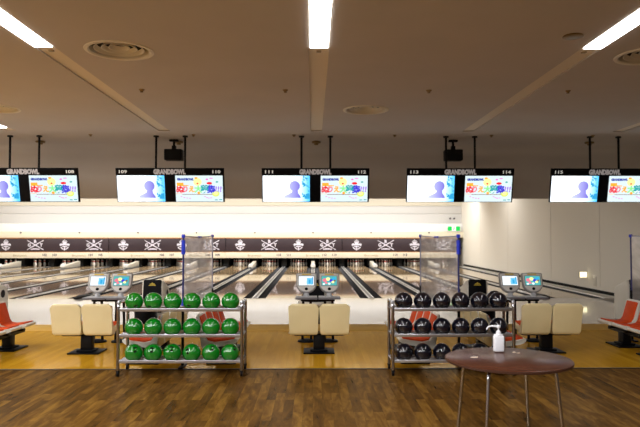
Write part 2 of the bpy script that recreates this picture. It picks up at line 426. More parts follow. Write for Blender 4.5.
# end wall: stepped boards above the masking
bm = bm_new()
add_box(bm, ((XL + XR) / 2, 37.7, 3.96), (XR - XL, 0.5, 0.9))
struct('wall_end_cap', bm, 'wall_cap')
bm = bm_new()
for z0, z1, y in ((3.03, 3.50, 37.50), (2.46, 3.02, 37.44)):
    add_box(bm, ((XL + XR) / 2, y + 0.25, (z0 + z1) / 2), (XR - XL, 0.5, z1 - z0), 0.02, 2)
struct('wall_end', bm, 'wall_end')
bm = bm_new(); add_box(bm, ((XL + XR) / 2, 37.50, 2.205), (XR - XL, 0.60, 0.49), 0.02); struct('wall_end_fascia', bm, 'brightened_white')  # brightest band of the wall, its extra light painted into the white
bm = bm_new(); add_box(bm, ((XL + XR) / 2, 37.32, 1.777), (XR - XL, 0.62, 0.36), 0.015); struct('wall_end_ledge', bm, 'beam')
# pit behind the masking
bm = bm_new()
add_box(bm, ((XL + XR) / 2, 38.65, 0.5), (XR - XL, 0.1, 1.6))
add_box(bm, ((XL + XR) / 2, 38.0, 0.98), (XR - XL, 1.2, 0.06))
struct('wall_pit', bm, 'blackmatte')

# small sensors on the ledge above each ball return
me_s = None
for k in range(-5, 3):
    if me_s is None:
        bm = bm_new(); add_lathe(bm, [(0.0, 0.0), (0.05, 0.0), (0.045, 0.05), (0.0, 0.06)], n=12); xform(bm, Rx(PI / 2))
        o = obj('ledge_sensor', bm, 'digit', loc=(PAIR * k, 37.012, 1.90)); me_s = o.data
    else: o = link_mesh('ledge_sensor', me_s, loc=(PAIR * k, 37.012, 1.90))
    n = k + 6
    tag(o, 'small round sensor on the pale ledge above the mask, %s from the left wall' % ORD[k + 5], 'sensor', 'ledge sensors over the masking')

# ------------------------------------------------------------------ lanes, dividers, pins
LANE_X = [XL + 1.14 + 1.72 * i for i in range(16)]      # lanes 101..116
LANE_W = 1.06
bm = bm_new()
add_box(bm, (0, (Y_FOUL + 38.3) / 2, Z_APP - 0.03), (LANE_W, 38.3 - Y_FOUL, 0.06))
lane0 = None
for i, x in enumerate(LANE_X):
    if lane0 is None: lane0 = obj('bowling_lane', bm, 'lane', loc=(x, 0, 0)); o = lane0
    else: o = link_mesh('bowling_lane', lane0.data, loc=(x, 0, 0))
    em = 'crown emblem' if i % 2 == 0 else 'crossed pins emblem'
    tag(o, 'polished wooden lane under a %s, %s lane from the right wall' % (em, ORD[15 - i]), 'lane', 'polished bowling lanes')

def gutter_bm(bm, x):
    w = 0.235
    prof = [(-w / 2, 0.0)] + [(-w / 2 * math.cos(a) * 0.96, -0.085 * math.sin(a)) for a in [PI * t / 8 for t in range(0, 9)]] + [(w / 2, 0.0), (w / 2, -0.10), (-w / 2, -0.10)]
    add_prism(bm, [(x + u, Z_APP - 0.005 + v) for u, v in prof], Y_FOUL + 0.02, 36.95)

def make_divider(kind):
    """kind: 'rail' two gutters with a bright strip, 'return' two gutters and a ball return track"""
    t = thing('lane_divider', '', 'lane divider')
    for s in (-1, 1):
        bm = bm_new(); gutter_bm(bm, s * 0.205); obj('gutter', bm, 'gutter', t)
    bm = bm_new()
    yc, yl = (Y_FOUL + 36.95) / 2, 36.95 - Y_FOUL
    add_box(bm, (0, yc, Z_APP - 0.045), (0.09, yl, 0.08))
    for q in (-1, 1): add_box(bm, (q * 0.066, yc, Z_APP - 0.035), (0.042, yl, 0.10), 0.008, mat=1)
    obj('divider_rail', bm, ['railmid', 'rail'], t)
    if kind == 'return':
        bm = bm_new()   # dark rounded cap where the ball track dives under the approach
        sec = [(-0.10, 0), (-0.10, 0.05), (-0.05, 0.085), (0.05, 0.085), (0.10, 0.05), (0.10, 0)]
        ys = [(Y_FOUL - 0.15, 0.35), (Y_FOUL + 0.02, 0.9), (Y_FOUL + 0.25, 1.0), (Y_FOUL + 0.6, 0.85), (Y_FOUL + 1.1, 0.35)]
        rings = [[bm.verts.new((u * (0.6 + 0.4 * k), y, Z_APP + 0.002 + v * k)) for u, v in sec] for y, k in ys]
        for a, b in zip(rings[:-1], rings[1:]):
            for q in range(len(sec)): bm.faces.new((a[q], a[(q + 1) % 6], b[(q + 1) % 6], b[q]))
        bm.faces.new(rings[0]); bm.faces.new(rings[-1][::-1]); bmesh.ops.recalc_face_normals(bm, faces=bm.faces[:])
        obj('track_cap', bm, 'black', t)
        bm = bm_new()   # white ball lift hood at the pit end
        poly = [(34.6, Z_APP + 0.02), (34.45, Z_APP + 0.10), (34.6, Z_APP + 0.20), (34.9, Z_APP + 0.20), (36.7, Z_APP + 0.33), (36.95, Z_APP + 0.33), (36.95, Z_APP + 0.02)]
        add_prism(bm, poly, -0.10, 0.10, plane='YZ', bevel=0.03)
        hd = obj('ball_lift_hood', bm, 'whitish', t)
        bm = bm_new(); add_lathe(bm, [(0.14 * math.sin(PI * q / 8), -0.14 * math.cos(PI * q / 8)) for q in range(9)], (0, 34.62, Z_APP + 0.15), 18); obj('hood_nose', bm, 'pin', hd)
    return t
DIV = {}
divs = [(PAIR * k, 'return') for k in range(-5, 3)] + [(1.72 + PAIR * k, 'rail') for k in range(-6, 2)]
divs = sorted([d for d in divs if XL + 1.5 < d[0] < XR - 0.5])
for n, (x, kind) in enumerate(divs):
    left = 101 + round((x - LANE_X[0]) / 1.72 - 0.5)
    if kind == 'return': lab = 'lane divider with black track cap and white lift hood, between lanes %d and %d' % (left, left + 1)
    else: lab = 'bright metal rail between two dark gutters, under the printed numbers %d and %d' % (left, left + 1)
    if kind not in DIV: DIV[kind] = make_divider(kind); o = DIV[kind]
    else: o = copy_tree(DIV[kind])
    o.location = (x, 0, 0); tag(o, lab, 'lane divider', 'dividers between the lanes')
# outer gutters along the side walls
for x, sg, nm in ((XR, -1, 'right'), (XL, 1, 'left')):
    t = thing('wall_gutter', 'dark gutter and capped rail along the foot of the %s wall' % nm, 'gutter', (x, 0, 0))
    bm = bm_new(); gutter_bm(bm, sg * 0.47); obj('gutter', bm, 'gutter', t)
    bm = bm_new(); add_box(bm, (sg * 0.175, (Y_FOUL + 36.95) / 2, Z_APP - 0.03), (0.345, 36.95 - Y_FOUL, 0.08), 0.01); obj('side_board', bm, 'whitish', t)
    bm = bm_new(); add_box(bm, (sg * 0.025, (Y_FOUL - 0.1 + 36.95) / 2, Z_APP + 0.10), (0.05, 37.05 - Y_FOUL, 0.09), 0.01); obj('cap_rail', bm, 'black', t)
    bm = bm_new(); add_box(bm, (sg * 0.33, (Y_FOUL + 36.95) / 2, Z_APP + 0.0), (0.03, 36.95 - Y_FOUL, 0.05), 0.01); obj('edge_rail', bm, 'rail', t)

# pins
def pin_mesh():
    bm = bm_new()
    pr = [(0.0, 0.0), (0.026, 0.0), (0.029, 0.01), (0.045, 0.06), (0.0585, 0.115), (0.055, 0.16), (0.038, 0.215), (0.0245, 0.26), (0.0235, 0.28), (0.0295, 0.315), (0.0325, 0.345), (0.027, 0.368), (0.012, 0.379), (0, 0.381)]
    add_lathe(bm, pr, n=14)
    for f in bm.faces:
        z = f.calc_center_median().z
        if 0.25 < z < 0.30: f.material_index = 1
    return bm
pin0 = None
for i, x in enumerate(LANE_X):
    lab = 'white bowling pin racked in the dark pit, %s lane from the right wall' % ORD[15 - i]
    for r in range(4):
        for c in range(r + 1):
            p = (x + (c - r / 2) * 0.3048, 37.12 + r * 0.264, Z_APP)
            if pin0 is None: pin0 = obj('bowling_pin', pin_mesh(), ['pin', 'pinred'], loc=p); o = pin0
            else: o = link_mesh('bowling_pin', pin0.data, loc=p)
            tag(o, lab, 'pin', 'bowling pins of the %s lane from the right' % ORD[15 - i])
# side kickbacks in the pit
kb = None
for n, (x, kind) in enumerate(divs):
    if kb is None:
        bm = bm_new(); add_box(bm, (0, 37.9, 0.42), (0.30, 1.3, 1.04)); kb = obj('pit_kickback', bm, 'blackmatte', loc=(x, 0, 0)); o = kb
    else: o = link_mesh('pit_kickback', kb.data, loc=(x, 0, 0))
    tag(o, 'black pit wall beside the pins, %s from the left end of the lanes' % ORD[n], 'pit wall', 'black pit walls between pin decks')

# ------------------------------------------------------------------ masking boards with printed emblems
def crown_bm():
    bm = bm_new(); d0, d1 = -0.006, 0.0
    def pr(p): add_prism(bm, p, d0, d1)
    for a, h in ((-38, .20), (-19, .235), (0, .27), (19, .235), (38, .20)):      # spikes
        ca, sa = math.sin(math.radians(a)), math.cos(math.radians(a))
        b0 = Vector((ca * 0.10, 0.02 + sa * 0.03)); tip = Vector((ca * h, 0.03 + sa * h)); n = Vector((sa, -ca))
        q = [b0 + n * 0.035, tip + n * 0.014, tip + n * -0.014, b0 - n * 0.035]; pr([(v.x, v.y) for v in q])
        pr([(tip.x + 0.030 * math.cos(t), tip.y + 0.030 * math.sin(t)) for t in [2 * PI * k / 8 for k in range(8)]])
    pr([(-0.30, 0.05), (-0.20, 0.10), (-0.08, 0.055), (0.08, 0.055), (0.20, 0.10), (0.30, 0.05), (0.27, -0.06), (0.16, -0.02), (-0.16, -0.02), (-0.27, -0.06)])   # ribbon
    arc = [(-0.255 + 0.0, -0.09)]
    out = [(0.25 * math.cos(t), -0.06 + 0.22 * math.sin(t)) for t in [PI + PI * k / 14 for k in range(1, 14)]]
    inn = [(0.19 * math.cos(t), -0.06 + 0.165 * math.sin(t)) for t in [2 * PI - PI * k / 14 for k in range(1, 14)]]
    pr(out + inn)
    pr([(-0.022, -0.05), (0.022, -0.05), (0.030, -0.20), (0.016, -0.33), (-0.016, -0.33), (-0.030, -0.20)])
    pr([(-0.15, -0.06), (0.15, -0.06), (0.12, -0.12), (-0.12, -0.12)])
    return bm
def crossed_bm():
    bm = bm_new(); d0, d1 = -0.006, 0.0
    for s in (-1, 1):
        o = [(-0.55, 0.012), (-0.30, 0.020), (-0.05, 0.030), (0.25, 0.024), (0.40, 0.014), (0.50, 0.028), (0.56, 0.018)]
        poly = o + [(u, -v) for u, v in reversed(o)]
        mx = Ry(s * math.radians(30))
        add_prism(bm, [(u, v * 1.15) for u, v in poly], d0, d1, mx=mx)
    def letter(s, x, z, size): text_bm(bm, s, size, T((x, -0.008, z)), bold=0.012)
    letter('B', 0, 0.215, 0.25); letter('G', -0.35, 0.0, 0.25); letter('T', 0.35, 0.0, 0.25)
    add_prism(bm, [(-0.24, -0.29), (-0.27, -0.21), (-0.19, -0.22), (-0.10, -0.19), (0.10, -0.19), (0.19, -0.22), (0.27, -0.21), (0.24, -0.29), (0.15, -0.27), (-0.15, -0.27)], d0 - 0.002, d1)
    return bm
bmx = crown_bm(); me_crown = obj('emblem', bmx, 'emblem'); bmx = crossed_bm(); me_cross = obj('emblem', bmx, 'emblem')
mc, mx_ = me_crown.data, me_cross.data
bpy.data.objects.remove(me_crown); bpy.data.objects.remove(me_cross)
bounds = [XL, -12.04, -5.16, 1.72, 8.6]
for n in range(4):
    a, b = bounds[n], bounds[n + 1]
    first = 101 + 4 * n
    t = thing('masking_board', 'plum masking board with printed emblems and cream number strip over lanes %d to %d' % (first, first + 3), 'masking board', ((a + b) / 2, Y_MASK, 0.75), 0, 'plum masking boards')
    cx = (a + b) / 2
    bm = bm_new(); add_box(bm, (0, 0.05, 0.415), (b - a - 0.03, 0.08, 0.80), 0.01); obj('board', bm, 'plum', t)
    bm = bm_new(); add_box(bm, (0, 0.045, 0.825), (b - a - 0.02, 0.10, 0.035), 0.006); add_box(bm, (0, 0.045, 0.005), (b - a - 0.02, 0.10, 0.03), 0.006); obj('edge_trim', bm, 'orangeline', t)
    for q in range(4):
        x = LANE_X[4 * n + q] - cx
        o = link_mesh('emblem', mc if q % 2 == 0 else mx_, t, (x, 0.006, 0.42))
        o['label'] = 'printed crown emblem' if q % 2 == 0 else 'printed crossed pins emblem with letters'
    # cream number fascia below
    bm = bm_new(); add_box(bm, (0, 0.115, 0.168), (b - a - 0.004, 0.27, 0.336), 0.012); nf = obj('number_fascia', bm, 'beam', t, (0, 0, -0.35)); nf['label'] = 'cream fascia strip with lane numbers'
    for x, kind in divs:
        if a - 0.01 < x < b + 0.5 and kind == 'rail' and x < XR - 1:
            l = 101 + round((x - LANE_X[0]) / 1.72 - 0.5)
            xx = min(x, b - 0.75) if abs(x - b) < 0.1 else x
            if abs(x - a) < 0.1: continue
            bm = bm_new()
            text_bm(bm, '%d' % l, 0.19, T((xx - cx - 0.29, -0.026, 0.19)), bold=0.006); text_bm(bm, '%d' % (l + 1), 0.19, T((xx - cx + 0.29, -0.026, 0.19)), bold=0.006)
            obj('lane_numbers', bm, 'digit', nf)
        if a < x < b and kind == 'return':
            bm = bm_new(); text_bm(bm, 'Brunswick', 0.17, T((x - cx, -0.026, 0.155)), width=0.80); obj('lettering', bm, 'tan', nf)

# ------------------------------------------------------------------ overhead twin screens
TILT = math.radians(13)
def screen_art(bmlist, which): pass
def make_screens():
    t = thing('overhead_screens', '', 'screen')
    R = Rx(TILT)
    bm = bm_new()
    add_box(bm, (0, 0.035, 0.725), (2.55, 0.07, 0.165), 0.006)           # header
    add_box(bm, (0, 0.045, 0.32), (2.55, 0.05, 0.65), 0.006)
    xform(bm, R); obj('housing', bm, 'black', t)
    bm = bm_new(); text_bm(bm, 'GRANDBOWL', 0.155, T((-0.005, -0.003, 0.725)), bold=0.011, width=0.76); xform(bm, R); obj('lettering', bm, 'headertext', t)
    for s, nm in ((-1, 'left'), (1, 'right')):
        bm = bm_new(); text_bm(bm, '000', 0.10, T((s * 1.10, -0.003, 0.725)), bold=0.003, width=0.2); xform(bm, R)
        o = obj('lane_number', bm, 'headerdigit', t); o['side'] = s
    W, H = 1.115, 0.622
    # left: pale picture with a silhouette
    cx = -0.695
    bm = bm_new(); add_box(bm, (cx, 0.012, 0.322), (W, 0.03, H), 0.003); xform(bm, R); a = obj('screen', bm, 'scr_white', t); a['label'] = 'white lit screen with a pale blue silhouette'
    yy = -0.0045
    def plate(bm, poly, y=yy, m=0): add_prism(bm, poly, y - 0.0012, y, mat=m)
    bm = bm_new()
    head = [(cx + 0.20 + 0.125 * math.cos(q), 0.385 + 0.125 * math.sin(q)) for q in [2 * PI * k / 20 for k in range(20)]]
    plate(bm, head, yy - 0.0015); plate(bm, [(cx - 0.08, 0.10), (cx - 0.04, 0.15), (cx + 0.07, 0.20), (cx + 0.13, 0.235), (cx + 0.15, 0.30), (cx + 0.27, 0.30), (cx + 0.28, 0.22), (cx + 0.33, 0.15), (cx + 0.345, 0.10)])
    xform(bm, R); obj('silhouette', bm, 'scr_lilac', a)
    bm = bm_new(); random.seed(3)
    for k in range(26):
        u, v = cx + random.uniform(0.36, 0.52), random.uniform(0.10, 0.58); w, h = random.uniform(0.015, 0.05), random.uniform(0.02, 0.06)
        plate(bm, [(u, v), (u + w, v), (u + w, v + h), (u, v + h)], yy - 0.0003 * (k % 5), random.choice((0, 0, 1)))
    plate(bm, [(cx + 0.43, 0.08), (cx + 0.55, 0.08), (cx + 0.55, 0.22), (cx + 0.47, 0.20)], yy - 0.002, 0)
    xform(bm, R); obj('pattern_panel', bm, ['e_deepsky', 'e_sky'], a)
    # right: bright event poster
    cx = 0.68
    bm = bm_new(); add_box(bm, (cx, 0.012, 0.322), (W, 0.03, H), 0.003); xform(bm, R); b = obj('screen', bm, 'scr_poster', t); b['label'] = 'lit screen showing a colourful event poster'
    L = cx - W / 2; Bt = 0.322 - H / 2
    def uv(u, v): return (L + u * W, Bt + (1 - v) * H)
    def blob(bm, u, v, r, m, sx=1.0, y=yy): c = uv(u, v); plate(bm, [(c[0] + sx * r * math.cos(q), c[1] + r * math.sin(q)) for q in [2 * PI * k / 16 for k in range(16)]], y, m)
    def rect(bm, u0, v0, u1, v1, m, y=yy): p, q = uv(u0, v0), uv(u1, v1); plate(bm, [(p[0], q[1]), (q[0], q[1]), (q[0], p[1]), (p[0], p[1])], y, m)
    bm = bm_new()
    mats = ['e_orange', 'e_yellow', 'e_red', 'e_brown', 'e_magenta', 'e_lime', 'e_white', 'e_aqua']
    rect(bm, .03, .27, .17, .38, 0); rect(bm, .03, .36, .28, .40, 0)
    blob(bm, .47, .24, .095, 1, 1.05); blob(bm, .47, .30, .02, 2, 1.2, yy - .002); blob(bm, .44, .09, .022, 0, 1.8, yy - .002)
    blob(bm, .72, .29, .03, 2, 2.2); blob(bm, .67, .14, .02, 4, 1.6); blob(bm, .88, .24, .02, 7, 1.6); blob(bm, .76, .10, .012, 4, 4)
    rect(bm, .14, .71, .78, .73, 3); rect(bm, .0, .69, .14, .705, 0); blob(bm, .49, .66, .03, 0, 1.2, yy - .002)
    blob(bm, .85, .69, .07, 5, 1.25); blob(bm, .85, .68, .045, 1, 1.25, yy - .002)
    for u, v in ((.12, .80), (.18, .84), (.24, .86), (.30, .87), (.62, .80), (.66, .84), (.70, .86), (.75, .85)): blob(bm, u, v, .010, 4, 2.2)
    for u, v in ((.83, .93), (.92, .92)): rect(bm, u, v - .015, u + .06, v + .02, 7)
    xform(bm, R); obj('poster_shapes', bm, mats, b)
    bm = bm_new()
    x, z = uv(.215, .14); text_bm(bm, 'GRANDBOWL', 0.07, T((x, yy - .002, z)), bold=0.006, width=0.40, mat=0)
    for ch, u, m, sz in (('ぬ', .10, 1, .20), ('り', .21, 2, .16), ('え', .34, 3, .16), ('大', .48, 4, .18), ('募', .62, 5, .20), ('集', .76, 6, .20), ('!', .86, 7, .17), ('!', .91, 7, .17), ('!', .96, 7, .17)):
        x, z = uv(u, .515); text_bm(bm, ch, sz, T((x, yy - .003, z)) @ Ry(0.12 if ch == '!' else 0), bold=0.008, mat=m)
    xform(bm, R); obj('poster_lettering', bm, ['e_navy', 'e_red', 'e_pink', 'e_orange', 'e_green', 'e_teal', 'e_blue', 'e_violet'], b)
    # hanging posts
    for x in (-0.335, 0.35):
        bm = bm_new(); add_tube(bm, [(x, -0.12, 0.78), (x, -0.12, 1.565)], 0.026, 12)
        add_lathe(bm, [(0.0, 1.53), (0.065, 1.53), (0.065, 1.563), (0.0, 1.563)], (x, -0.12, 0), 16)
        obj('hanging_post', bm, 'blackmetal', t)
    return t
scr = make_screens()
me_num = {}
for k in range(-2, 3):
    l = 111 + 2 * k
    p = scr if k == -2 else copy_tree(scr)
    p.location = (X0 + PAIR * k, 14.9, 2.545)
    place = ['leftmost, cut by the frame edge', 'under the left black speaker', 'in the middle above the aisle', 'under the right black speaker', 'rightmost, in front of the cream wall'][k + 2]
    tag(p, 'twin hanging screens marked %d and %d, %s' % (l, l + 1, place), 'screen', 'twin screens hung above the approach')
    for ch in p.children:
        if ch.name.startswith('lane_number'):
            s = ch['side']
            bm = bm_new(); text_bm(bm, '%d' % (l if s < 0 else l + 1), 0.10, T((s * 1.10, -0.003, 0.725)), bold=0.003, width=0.19); xform(bm, Rx(TILT))
            me = bpy.data.meshes.new('lane_number'); bm.to_mesh(me); bm.free(); me.materials.append(M['headerdigit']); ch.data = me

# black speakers hung between the posts
def make_speaker():
    t = thing('ceiling_speaker', 'black speaker box hung above the second screen pair from the left', 'speaker', (-3.42, 15.35, 3.575))
    bm = bm_new(); add_box(bm, (0, 0, 0.15), (0.43, 0.28, 0.27), 0.02); obj('cabinet', bm, 'black', t)
    bm = bm_new(); add_box(bm, (0, -0.146, 0.15), (0.38, 0.012, 0.22), 0.005); obj('grille', bm, 'blackmatte', t)
    bm = bm_new(); add_tube(bm, [(0, 0, 0.27), (0, 0, 0.53)], 0.03, 10); add_box(bm, (0, 0, 0.505), (0.22, 0.12, 0.05), 0.01); add_box(bm, (0, 0, 0.33), (0.10, 0.10, 0.10), 0.01); obj('bracket', bm, 'blackmetal', t)
    return t
spk = make_speaker()
dup(spk, 'black speaker box hung above the screen pair before the exit sign', (3.46, 15.35, 3.575))

# ------------------------------------------------------------------ ceiling fittings
def make_vent():
    t = thing('ceiling_vent', '', 'vent')
    bm = bm_new()
    add_lathe(bm, [(0.352, 0.06), (0.365, 0.0), (0.385, -0.016), (0.425, -0.012), (0.432, 0.0), (0.382, 0.001), (0.382, 0.12), (0.0, 0.12), (0.0, 0.119), (0.378, 0.119), (0.378, 0.06)], n=56, cap=False); obj('outer_ring', bm, 'vent', t)
    for r, z in ((0.305, 0.012), (0.215, 0.022), (0.125, 0.032)):
        bm = bm_new(); add_lathe(bm, [(r, z), (r + 0.010, z), (r - 0.022, z + 0.05), (r - 0.032, z + 0.05), (r, z)], n=44, cap=False); obj('cone_ring', bm, 'vent', t)
    bm = bm_new(); add_lathe(bm, [(0, 0.09), (0.35, 0.09), (0.35, 0.10), (0, 0.10)], n=40); obj('dark_throat', bm, 'blackmatte', t)
    return t
v0 = None
for x, y, lab in VENTS:
    if v0 is None: v0 = o = make_vent()
    else: o = copy_tree(v0)
    o.location = (x, y, CEIL); tag(o, lab, 'vent', 'round ceiling vents')
bm = bm_new(); add_lathe(bm, [(0.0, 0.0), (0.115, 0.0), (0.12, -0.012), (0.10, -0.02), (0.0, -0.012)][::-1], n=28)
tag(obj('ceiling_speaker_disc', bm, 'brass', loc=(3.07, 7.27, CEIL)), 'dark round flush disc in the ceiling left of the right lamp', 'ceiling disc')
bm = bm_new(); add_lathe(bm, [(0.0, -0.055), (0.028, -0.05), (0.02, -0.035), (0.045, -0.012), (0.05, 0.0), (0.0, 0.0)], n=14)
s0 = obj('ceiling_sprinkler', bm, 'brass')
spots = [(-2.77, 10.06, 'near row, above the left screens'), (-0.45, 10.06, 'near row, left of the middle strip'), (1.88, 10.06, 'near row, right of the vent'), (4.15, 10.06, 'near row, farthest right'),
         (-5.2, 14.6, 'back row, farthest left'), (-2.8, 14.6, 'back row, right of the left speaker'), (-0.45, 14.6, 'back row, left of the middle posts'), (1.92, 14.6, 'back row, left of the right speaker'), (4.2, 14.6, 'back row, right of the right speaker'), (6.6, 14.6, 'back row, farthest right')]
for i, (x, y, w) in enumerate(spots):
    o = s0 if i == 0 else s0.copy()
    if i: COL.objects.link(o)
    o.location = (x, y, CEIL + 0.004); tag(o, 'small brass sprinkler in the ceiling, ' + w, 'sprinkler', 'ceiling sprinklers')
bm = bm_new(); add_lathe(bm, [(0.0, -0.10), (0.05, -0.095), (0.055, -0.06), (0.11, -0.05), (0.115, -0.015), (0.07, 0.0), (0.0, 0.0)], n=20)
d0 = obj('smoke_detector', bm, 'brass')
for i, (k, w) in enumerate(((-2, 'between the leftmost screen posts'), (-1, 'beside the left black speaker'), (0, 'between the middle screen posts'), (2, 'between the rightmost screen posts'))):
    o = d0 if i == 0 else d0.copy()
    if i: COL.objects.link(o)
    o.location = (X0 + PAIR * k + 0.02, 15.6, CEIL); tag(o, 'small brownish detector on the ceiling ' + w, 'detector', 'ceiling detectors')

# fluorescent strips set in the troughs
def make_lamp():
    t = thing('ceiling_light', '', 'light')
    bm = bm_new(); add_box(bm, (0, 0, 0.012), (0.245, 1.46, 0.018), 0.003); obj('housing', bm, 'lampframe', t)
    bm = bm_new(); add_box(bm, (0, 0, -0.004), (0.225, 1.44, 0.014), 0.004); obj('diffuser', bm, 'lampwhite', t)
    return t
lamp = make_lamp()
lamps = [(-2, 12.95, 'distant lit fluorescent strip cut by the left frame edge')]
for k, w in ((-1, 'left trough'), (0, 'middle trough'), (1, 'right trough')):
    for j in range(2):
        lamps.append((k, 7.04 - 1.48 * j, 'lit fluorescent strip in the ' + w + (', end one nearest the screens' if j == 0 else ', second from its end')))
for i, (k, y, lab) in enumerate(lamps):
    o = lamp if i == 0 else copy_tree(lamp)
    o.location = (X0 + 0.015 + PAIR * k, y, CEIL + 0.002); tag(o, lab, 'light', 'fluorescent ceiling strips')
bm = bm_new(); add_box(bm, (0, 0, 0.005), (0.06, 0.05, 0.02), 0.004)
c0 = obj('trough_socket', bm, 'brass')
for i, (k, w) in enumerate(((-1, 'left'), (0, 'middle'), (1, 'right'))):
    o = c0 if i == 0 else c0.copy()
    if i: COL.objects.link(o)
    o.location = (X0 + 0.015 + PAIR * k, 8.0, CEIL + 0.015); tag(o, 'small socket in the %s ceiling trough just past its lamp' % w, 'socket', 'trough sockets')

# ------------------------------------------------------------------ seats
def seat_shell_bm(bm, x):
    W = 0.216
    prof = [(0.245, 0.402, .165), (0.238, 0.380, .165), (0.20, 0.362, .198), (0.14, 0.348, W), (-0.08, 0.318, W), (-0.14, 0.298, W), (-0.175, 0.284, .200), (-0.205, 0.283, .185), (-0.222, 0.297, .200), (-0.230, 0.325, W), (-0.240, 0.38, W), (-0.265, 0.50, W),
            (-0.296, 0.690, W), (-0.302, 0.720, .208), (-0.304, 0.737, .196), (-0.300, 0.749, .178), (-0.290, 0.752, .172), (-0.279, 0.747, .178), (-0.272, 0.735, .196), (-0.268, 0.720, .208), (-0.259, 0.69, W), (-0.225, 0.58, W), (-0.190, 0.46, W), (-0.150, 0.405, W), (-0.06, 0.385, W), (0.10, 0.405, W), (0.18, 0.420, .208), (0.225, 0.422, .185), (0.240, 0.414, .168)]
    A = [bm.verts.new((x - w, u, v)) for u, v, w in prof]; B = [bm.verts.new((x + w, u, v)) for u, v, w in prof]
    n = len(prof)
    fa = bm.faces.new(A); fb = bm.faces.new(B[::-1])
    fs = [fa, fb] + [bm.faces.new((A[(i + 1) % n], A[i], B[i], B[(i + 1) % n])) for i in range(n)]
    bmesh.ops.recalc_face_normals(bm, faces=fs)
    bmesh.ops.bevel(bm, geom=list(fa.edges) + list(fb.edges), offset=0.010, segments=2, profile=0.5, affect='EDGES', clamp_overlap=True)
def seat_pad_bm(bm, x):
    inner = [(-0.266, 0.722), (-0.221, 0.58), (-0.186, 0.46), (-0.147, 0.409), (-0.06, 0.389), (0.10, 0.409), (0.195, 0.425)]
    outer = []
    for i, p in enumerate(inner):
        a = Vector(inner[max(i - 1, 0)]); b = Vector(inner[min(i + 1, len(inner) - 1)]); t = (b - a).normalized(); n = Vector((-t.y, t.x))
        outer.append((p[0] + n.x * 0.014, p[1] + n.y * 0.014))
    low = [(u - 0.004 * 0, v - 0.006) for u, v in inner]
    add_prism(bm, low + outer[::-1], x - 0.170, x + 0.170, plane='YZ', bevel=0.006, seg=2)
def make_seats(xs, pedestals, beam, dz=0.0):
    t = thing('bench_seating', '', 'seating')
    for x in xs:
        bm = bm_new(); seat_shell_bm(bm, x); xform(bm, T((0, 0, dz))); bm.normal_update()
        if len(xs) > 2:
            for f in bm.faces:
                if f.normal.y < -0.3: f.material_index = 1
        s = obj('seat_shell', bm, ['cream'] if len(xs) == 2 else ['whitish', 'cream'], t)
        bm = bm_new(); seat_pad_bm(bm, x); xform(bm, T((0, 0, dz))); p = obj('upholstery', bm, 'orange', s); p['label'] = 'orange upholstered pad'
    bm = bm_new(); add_box(bm, (0, 0.0, 0.275), (beam, 0.09, 0.06), 0.008)
    for x in xs: add_box(bm, (x, 0.01, 0.31), (0.10, 0.24, 0.03), 0.005)
    xform(bm, T((0, 0, dz))); obj('support_beam', bm, 'blackmetal', t)
    for x in pedestals:
        bm = bm_new(); add_box(bm, (x, 0, 0.15 + dz / 2), (0.17, 0.13, 0.22 + dz), 0.012); p = obj('pedestal', bm, 'blackmetal', t)
        bm = bm_new(); add_prism(bm, [(x - 0.23, -0.20), (x + 0.23, -0.20), (x + 0.23, 0.20), (x - 0.23, 0.20)], 0.0, 0.022, plane='XY', bevel=0.004); add_box(bm, (x, 0, 0.035), (0.26, 0.22, 0.03), 0.01); obj('base_plate', bm, 'black', p)
    return t
pair0 = make_seats((-0.228, 0.228), (0.0,), 0.74)
labs = ['pair of cream seat backs left of the rack of green balls', 'pair of cream seat backs between the two ball racks', 'pair of cream seat backs right of the rack of black balls']
for i, k in enumerate((-1, 0, 1)):
    o = pair0 if i == 0 else copy_tree(pair0)
    o.location = (X0 + (-0.01 if k < 0 else 0.03) + PAIR * k, 9.50, 0); tag(o, labs[i], 'seating', 'seat pairs facing the lanes')
row0 = make_seats((-0.72, -0.24, 0.24, 0.72), (-0.48, 0.48), 1.9, -0.05)
rows = [(-2.30, PI / 2, 'row of orange seats facing left behind the green ball rack'), (-1.25, -PI / 2, 'row of orange seats facing right behind the green ball rack'),
        (1.40, PI / 2, 'row of orange seats facing left behind the black ball rack'), (2.62, -PI / 2, 'row of seats facing right, cream backs behind the black ball rack'),
        (4.97, PI / 2, 'row of orange seats facing left at the right frame edge'), (-4.70, -PI / 2, 'row of orange seats facing right at the left frame edge')]
for i, (x, rz, lab) in enumerate(rows):
    o = row0 if i == 0 else copy_tree(row0)
    o.location = (x, 9.29 if abs(x) < 4 else (9.50 if x > 0 else 9.28), 0); o.rotation_euler = (0, 0, rz); tag(o, lab, 'seating', 'seat rows along the sides')

